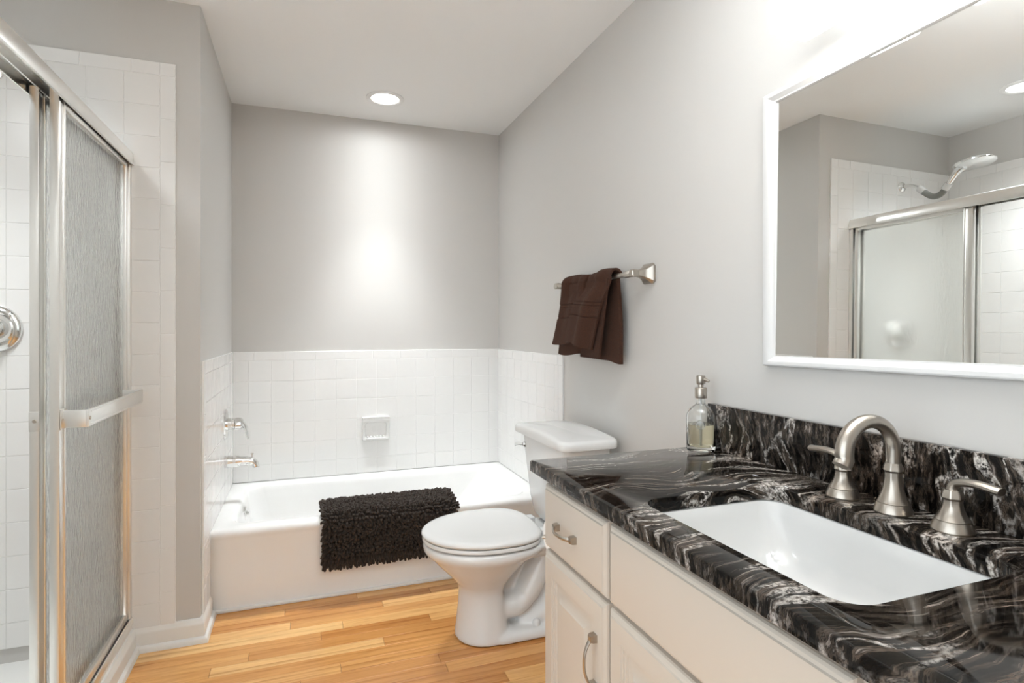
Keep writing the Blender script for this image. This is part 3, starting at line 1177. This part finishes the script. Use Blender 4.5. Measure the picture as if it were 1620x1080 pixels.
def tap(y, sgn, label):
    t = thing('sink_tap', label, 'faucet', (FX, y, CT), 'lever taps of the sink faucet')
    obj('tap_base', fbody((FX, y, CT), .073, .0320, .0150, .0175), 'nickel', t, 18)
    bm = new()
    z0 = CT + .069
    pts = smooth_path([(FX, y, z0 - .004), (FX, y + sgn * .002, z0 + .010), (FX - .001, y + sgn * .014, z0 + .019), (FX - .002, y + sgn * .040, z0 + .0225), (FX - .004, y + sgn * .078, z0 + .0195)], 6)
    n_ = len(pts)
    rr = [(lerp(.0115, .0105, i / n_), lerp(.0110, .0068, ss(0, .5, i / n_))) for i in range(n_)]
    tube(bm, pts, rr, 12, (0, 0.02, 1), start=PI / 12)
    obj('lever', bm, 'nickel', t, 40)
    return t


tap(-2.530, 1, 'brushed nickel lever tap on the far side of the spout, nearer the soap dispenser')
tap(-2.748, -1, 'brushed nickel lever tap on the near side of the spout, lever pointing right')

# ---- soap dispenser ---------------------------------------------------
BXp, BYp, BR = -.066, -2.044, .0405
sdp = thing('soap_dispenser', 'clear glass soap dispenser with a metal pump on the counter corner', 'soap dispenser', (BXp, BYp, CT))
c = (BXp, BYp, CT + .0006)
bm = new()
lathe(bm, [(.0, 0), (BR - .004, 0), (BR - .001, .002), (BR, .006), (BR, .098), (BR - .0015, .107), (BR - .006, .117), (BR - .0125, .125), (BR - .021, .131), (.0145, .1345), (.0125, .139), (.0125, .158),
           (.0102, .158), (.0102, .138), (.0125, .133), (BR - .0235, .1285), (BR - .0150, .1225), (BR - .0085, .1145), (BR - .0045, .106), (BR - .003, .097), (BR - .003, .020), (BR - .006, .014), (0, .013)], 48, c)
bot = obj('bottle', bm, 'glass', sdp, 40)
bm = new()
lathe(bm, [(0, .0132), (BR - .0065, .0142), (BR - .0032, .0202), (BR - .0032, .077), (0, .077)], 40, c)
obj('liquid_soap', bm, 'liquid', sdp, 40)
bm = new()
mdv = Vector((-.62, -.78, 0)).normalized()
tg = Vector((-mdv.y, mdv.x, 0))
rings = []
for r, h in ((.0135, 0), (.0135, .003), (.0115, .0045), (.0095, .003), (.004, .0028), (.0, .003)):
    rings.append([tuple(Vector(c) + Vector((0, 0, .080)) + mdv * (BR - .0015 + h) + tg * (max(r, 1e-5) * math.cos(2 * PI * i / 24)) + Vector((0, 0, max(r, 1e-5) * math.sin(2 * PI * i / 24)))) for i in range(24)])
loft(bm, rings)
obj('medallion', bm, 'glass', bot, 40)
bm = new()
lathe(bm, [(.0, .152), (.0165, .152), (.0172, .154), (.0172, .181), (.016, .183), (.0075, .184), (.0075, .192), (.0125, .194), (.0135, .196), (.0135, .214), (.0125, .218), (.0, .219)], 32, c)
nz = Vector((.30, -.95, 0)).normalized()
p0 = Vector(c) + Vector((0, 0, .206))
tube(bm, [p0 + nz * .008, p0 + nz * .018, p0 + nz * .027 + Vector((0, 0, -.003))], [.0055, .0050, .0035], 12)
pmp = obj('pump', bm, 'nickel', sdp, 40)
bm = new()
lathe(bm, [(.0028, .016), (.0028, .153)], 12, c)
obj('dip_tube', bm, 'plastic', pmp)

# ---- toilet paper on the vanity side ------------------------------------
tph = thing('toilet_paper_holder', 'nickel paper holder arm on the far side of the vanity', 'toilet paper holder', (-.46, -2.0095, .630))
bm = new()
lathe(bm, [(.0, 0), (.020, 0.0), (.020, .006), (.010, .012), (.006, .018), (.006, .067)], 18, (-.378, -2.0095, .630), 'Y')
obj('mount', bm, 'nickel', tph)
bm = new()
lathe(bm, [(.0, -.528), (.004, -.524), (.008, -.513), (.006, -.507), (.0152, -.505), (.0152, -.390), (.006, -.388), (.006, -.371), (0, -.370)], 16, (0, -1.942, .630), 'X')
obj('arm', bm, 'nickel', tph)
bm = new()
lathe(bm, [(.018, -.501), (.050, -.501), (.051, -.499), (.051, -.395), (.050, -.393), (.018, -.393)], 36, (0, -1.942, .630 - .0030), 'X', True)
tag(obj('toilet_paper_roll', bm, 'paper', None, 40), 'white toilet paper roll just showing past the vanity corner', 'toilet paper')

# ------------------------------------------------------------------ framed mirror
mr = thing('wall_mirror', 'white framed rectangular mirror above the granite backsplash', 'mirror', (0, -2.66, 1.48))
MY0, MY1, MZ0, MZ1 = -3.080, -2.232, 1.1195, 1.829
TILT = 0.008
mx = lambda y, x, z, k=0.0: x + TILT * (y - MY1) + k * (0.0085 * (z - MZ0) - 0.0065)   # the glass leans back a little in its frame


def myz(x, i, k=0.0):
    return [(mx(yy, x, zz, k), yy, zz + 0.015 * (MY1 - yy)) for yy, zz in ((MY0 + i * 1.45, MZ0 + i), (MY1 - i * 1.45, MZ0 + i), (MY1 - i * 1.45, MZ1 - i), (MY0 + i * 1.45, MZ1 - i))]


bm = new()
loft(bm, [myz(-.001, .002), myz(-.001, 0), myz(-.013, 0), myz(-.0185, .002), myz(-.020, .005), myz(-.0195, .013), myz(-.015, .020), myz(-.0125, .024), myz(-.0125, .027), myz(-.0105, .028), myz(-.002, .028)], False, False)
obj('frame', bm, 'frame', mr, 25)
bm = new()
loft(bm, [myz(-.0035, .0275, 1.0), myz(-.0055, .0275, 1.0)])
obj('mirror_glass', bm, 'mirror', mr)

# ------------------------------------------------------------------ vanity light
vl = thing('vanity_light', 'wall light with lit square frosted glass shades above the mirror', 'vanity light', (0, -2.703, 2.03))
bm = new()
box(bm, -.022, -3.02, 2.00, -.0005, -2.39, 2.10, .006)
obj('backplate', bm, 'nickel', vl)
for i, yc in enumerate((-2.468, -2.703, -2.938)):
    bm = new()
    tube(bm, smooth_path([(-.02, yc, 2.05), (-.07, yc, 2.055), (-.105, yc, 2.06), (-.112, yc, 2.045), (-.112, yc, 2.02)], 5), .008, 12, (0, 1, 0))
    obj('arm', bm, 'nickel', vl)
    bm = new()
    q = lambda i_, z: rrect(-.168 + i_, -.056 - i_, yc - .0615 + i_, yc + .0615 - i_, .008, z, 4)
    rv = loft(bm, [q(.010, 2.018), q(.0, 2.012), q(0, 1.8865), q(.0015, 1.8845), q(.0035, 1.8845), q(.005, 1.8865), q(.005, 2.006), q(.02, 2.008)], True, True)
    inside = set(v for r in rv[5:] for v in r)
    bm.faces.ensure_lookup_table()
    for f in bm.faces:
        if all(v in inside for v in f.verts):
            f.material_index = 1
    sh = obj('shade', bm, ['shade', 'shade_in'], vl, 40)
    bm = new()
    lathe(bm, [(.0, 2.006), (.013, 2.006), (.013, 1.985), (.021, 1.97), (.025, 1.955), (.022, 1.938), (.012, 1.928), (0, 1.926)], 20, (-.112, yc, 0))
    obj('bulb', bm, 'bulb', sh)
    lamp('vanity_bulb_lamp', 'SPOT', (-.112, yc, 1.918), BULB_W, WB, .03, math.radians(150), .6)
    lamp('vanity_fill_spot', 'SPOT', (-.112, yc, 2.085), UP_W, WB, .04, math.radians(100), 1.0, tuple(Vector((-.95, .0, .74)).to_track_quat('-Z', 'Y').to_euler()))  # added room fill above the closed shade, aimed away from the wall

# ------------------------------------------------------------------ recessed ceiling lights


def can(x, y, lit, label):
    t = thing('recessed_light', label, 'ceiling light', (x, y, CZ))
    bm = new()
    n = 40
    rings = []
    for r, z in ((.070, 0.0), (.098, -.0005), (.098, -.003), (.094, -.006), (.078, -.007), (.072, -.004), (.070, -.0015)):
        rings.append([(x + r * math.cos(2 * PI * i / n), y + r * math.sin(2 * PI * i / n), CZ + z) for i in range(n)])
    loft(bm, rings, False, False)
    obj('trim_ring', bm, 'ceiling', t, 40)
    bm = new()
    lathe(bm, [(0, -.0008), (.071, -.0010), (.071, -.0030), (.04, -.004), (0, -.0045)], 40, (x, y, CZ))
    obj('lens', bm, 'lens' if lit else 'offlens', t, 40)
    return t


can(-.752, -.345, True, 'lit round recessed ceiling light above the bathtub')
can(-2.14, -1.62, False, 'unlit round recessed ceiling light above the shower, its lens given an added glow, seen in the mirror')  # real fixture, switched off; only its glow is added

# ------------------------------------------------------------------ shower doors
SY0, SY1 = -2.238, -.9985
fr = thing('shower_door_frame', 'polished aluminium frame around the shower opening', 'shower frame', (-1.78, -1.6, .145))
bm = new()
prism_y(bm, [(-1.822, 1.818), (-1.818, 1.818), (-1.818, 1.845), (-1.790, 1.845), (-1.790, 1.825), (-1.786, 1.825), (-1.786, 1.845), (-1.744, 1.845), (-1.744, 1.812), (-1.738, 1.812),
             (-1.7375, 1.822), (-1.742, 1.853), (-1.748, 1.864), (-1.758, 1.868), (-1.816, 1.868), (-1.822, 1.862)], SY0, SY1)
obj('header', bm, 'alu', fr, 30)
bm = new()
prism_y(bm, [(-1.822, .146), (-1.742, .146), (-1.740, .150), (-1.742, .168), (-1.747, .170), (-1.749, .156), (-1.776, .156), (-1.777, .176), (-1.782, .176), (-1.783, .156), (-1.8165, .156), (-1.8175, .184), (-1.822, .184)], SY0, SY1)
obj('sill_track', bm, 'alu', fr, 30)
for y0, y1 in ((SY1 - .022, SY1), (SY0, SY0 + .022)):
    bm = new()
    box(bm, -1.815, y0, .170, -1.746, y1, 1.815, .002)
    obj('jamb', bm, 'alu', fr)


def door(x, y0, y1, label, outer_bar):
    d = thing('sliding_shower_door', label, 'shower door', (x, (y0 + y1) / 2, .17), 'sliding shower doors')
    z0, z1, th = .172, 1.838, .011
    bm = new()
    for a, b, wd in ((y0, y0 + .034, 0), (y1 - .018, y1, 0)):
        box(bm, x - th, a, z0, x + th, b, z1, .003)
    # beads beside the glass
    box(bm, x - th - .002, y0 + .030, z0 + .01, x + th + .002, y0 + .040, z1 - .01, .002)
    box(bm, x - th, y0 + .03, z0, x + th, y1 - .015, z0 + .028, .003)
    box(bm, x - th, y0 + .03, z1 - .040, x + th, y1 - .015, z1, .003)
    obj('door_frame', bm, 'alu', d, 30)
    bm = new()
    box(bm, x - .0025, y0 + .038, z0 + .024, x + .0025, y1 - .016, z1 - .036)
    obj('glass_panel', bm, 'rain', d, 0)
    if outer_bar:
        bm = new()
        xb = x + .068
        box(bm, xb - .005, y0 + .012, .958, xb + .003, y1 - .055, 1.004, .002)
        box(bm, xb + .002, y0 + .030, .962, xb + .0045, y1 - .10, .966, .001)
        box(bm, xb + .002, y0 + .030, .996, xb + .0045, y1 - .10, 1.000, .001)
        for ya in (y0 + .012, y1 - .061):
            box(bm, x + th - .001, ya, .958, xb - .002, ya + .006, 1.004, .001)
        box(bm, x + th, y0 + .002, .954, x + th + .003, y0 + .030, 1.008, .001)
        tbar = obj('towel_rail', bm, 'alu', d, 30)
        for ys, xs in ((y0 + .016, x + th + .003), (y0 + .022, xb + .003)):
            bm = new()
            lathe(bm, [(.005, 0), (.0045, .002), (.0, .0025)], 12, (xs, ys, .981), 'X')
            obj('screw', bm, 'nickel', tbar)
    else:
        bm = new()
        box(bm, x - .010, y0 - .0035, .955, x + .012, y0 + .001, 1.005, .001)
        pp = obj('pull_plate', bm, 'alu', d, 30)
        bm = new()
        lathe(bm, [(.005, 0), (.0045, -.002), (.0, -.0025)], 12, (x + .002, y0 - .0035, .981), 'Y')
        obj('screw', bm, 'nickel', pp)
    return d


door(-1.761, -1.640, -1.030, 'outer sliding shower door of rain glass, with the flat towel rail', True)
door(-1.8035, -1.640, -1.030, 'inner sliding shower door of rain glass, behind the outer door', False)

# ---- shower valve and head ---------------------------------------------
YT = YP - .0082
sv = thing('shower_valve', 'round chrome shower valve on the tiled end wall of the shower', 'shower valve', (-2.148, YT, 1.217))
bm = new()
cc = (-2.148, YT, 1.217)
lathe(bm, [(.082, 0), (.082, -.004), (.079, -.010), (.070, -.017), (.062, -.020), (.056, -.017), (.053, -.010), (.0, -.009)], 48, cc, 'Y')
obj('escutcheon', bm, 'chrome', sv, 40)
bm = new()
lathe(bm, [(.036, -.006), (.036, -.030), (.032, -.036), (.030, -.050), (.026, -.058), (0, -.060)], 32, cc, 'Y')
tube(bm, [(-2.148, YT - .045, 1.217), (-2.160, YT - .050, 1.190), (-2.175, YT - .052, 1.155)], [.012, .010, .008], 12, (0, 1, 0))
obj('lever', bm, 'chrome', sv, 40)

hx = -2.15
shd = thing('overhead_shower', 'chrome shower head on a bent arm, seen in the mirror above the shower doors', 'shower head', (hx, YT, 2.09))
bm = new()
lathe(bm, [(.030, 0), (.030, -.003), (.024, -.010), (.012, -.014), (0, -.014)], 28, (hx, YT, 2.09), 'Y')
obj('flange', bm, 'chrome', shd)
bm = new()
tube(bm, smooth_path([(hx, YT, 2.09), (hx, YT - .05, 2.088), (hx, YT - .095, 2.066), (hx, YT - .12, 2.045)], 6), .0105, 14)
obj('arm', bm, 'chrome', shd)
bm = new()
tube(bm, smooth_path([(hx, YT - .118, 2.047), (hx, YT - .145, 2.020), (hx, YT - .185, 1.995), (hx, YT - .225, 2.000), (hx, YT - .255, 2.030)], 6), .0165, 16)
obj('flexible_neck', bm, 'greyplastic', shd)
for a, b in (((hx, YT - .105, 2.060), (hx, YT - .135, 2.031)), ((hx, YT - .244, 2.020), (hx, YT - .266, 2.048))):
    bm = new()
    tube(bm, [a, b], .0195, 18)
    obj('collar', bm, 'plastic', shd)
bm = new()
tube(bm, smooth_path([(hx, YT - .262, 2.044), (hx, YT - .30, 2.095), (hx, YT - .335, 2.125)], 5), [.013, .013, .014, .015, .016, .016, .018, .020, .022, .024, .026], 16)
obj('handle', bm, 'chrome', shd)
bm = new()
lathe(bm, [(.0, .020), (.03, .019), (.075, .012), (.092, .004), (.094, 0), (.092, -.006), (.085, -.009), (0, -.010)], 40)
bmesh.ops.rotate(bm, verts=bm.verts, cent=(0, 0, 0), matrix=Matrix.Rotation(math.radians(-8), 3, 'X'))
bmesh.ops.translate(bm, verts=bm.verts, vec=(hx, YT - .395, 2.128))
obj('spray_disc', bm, 'chrome', shd, 40)
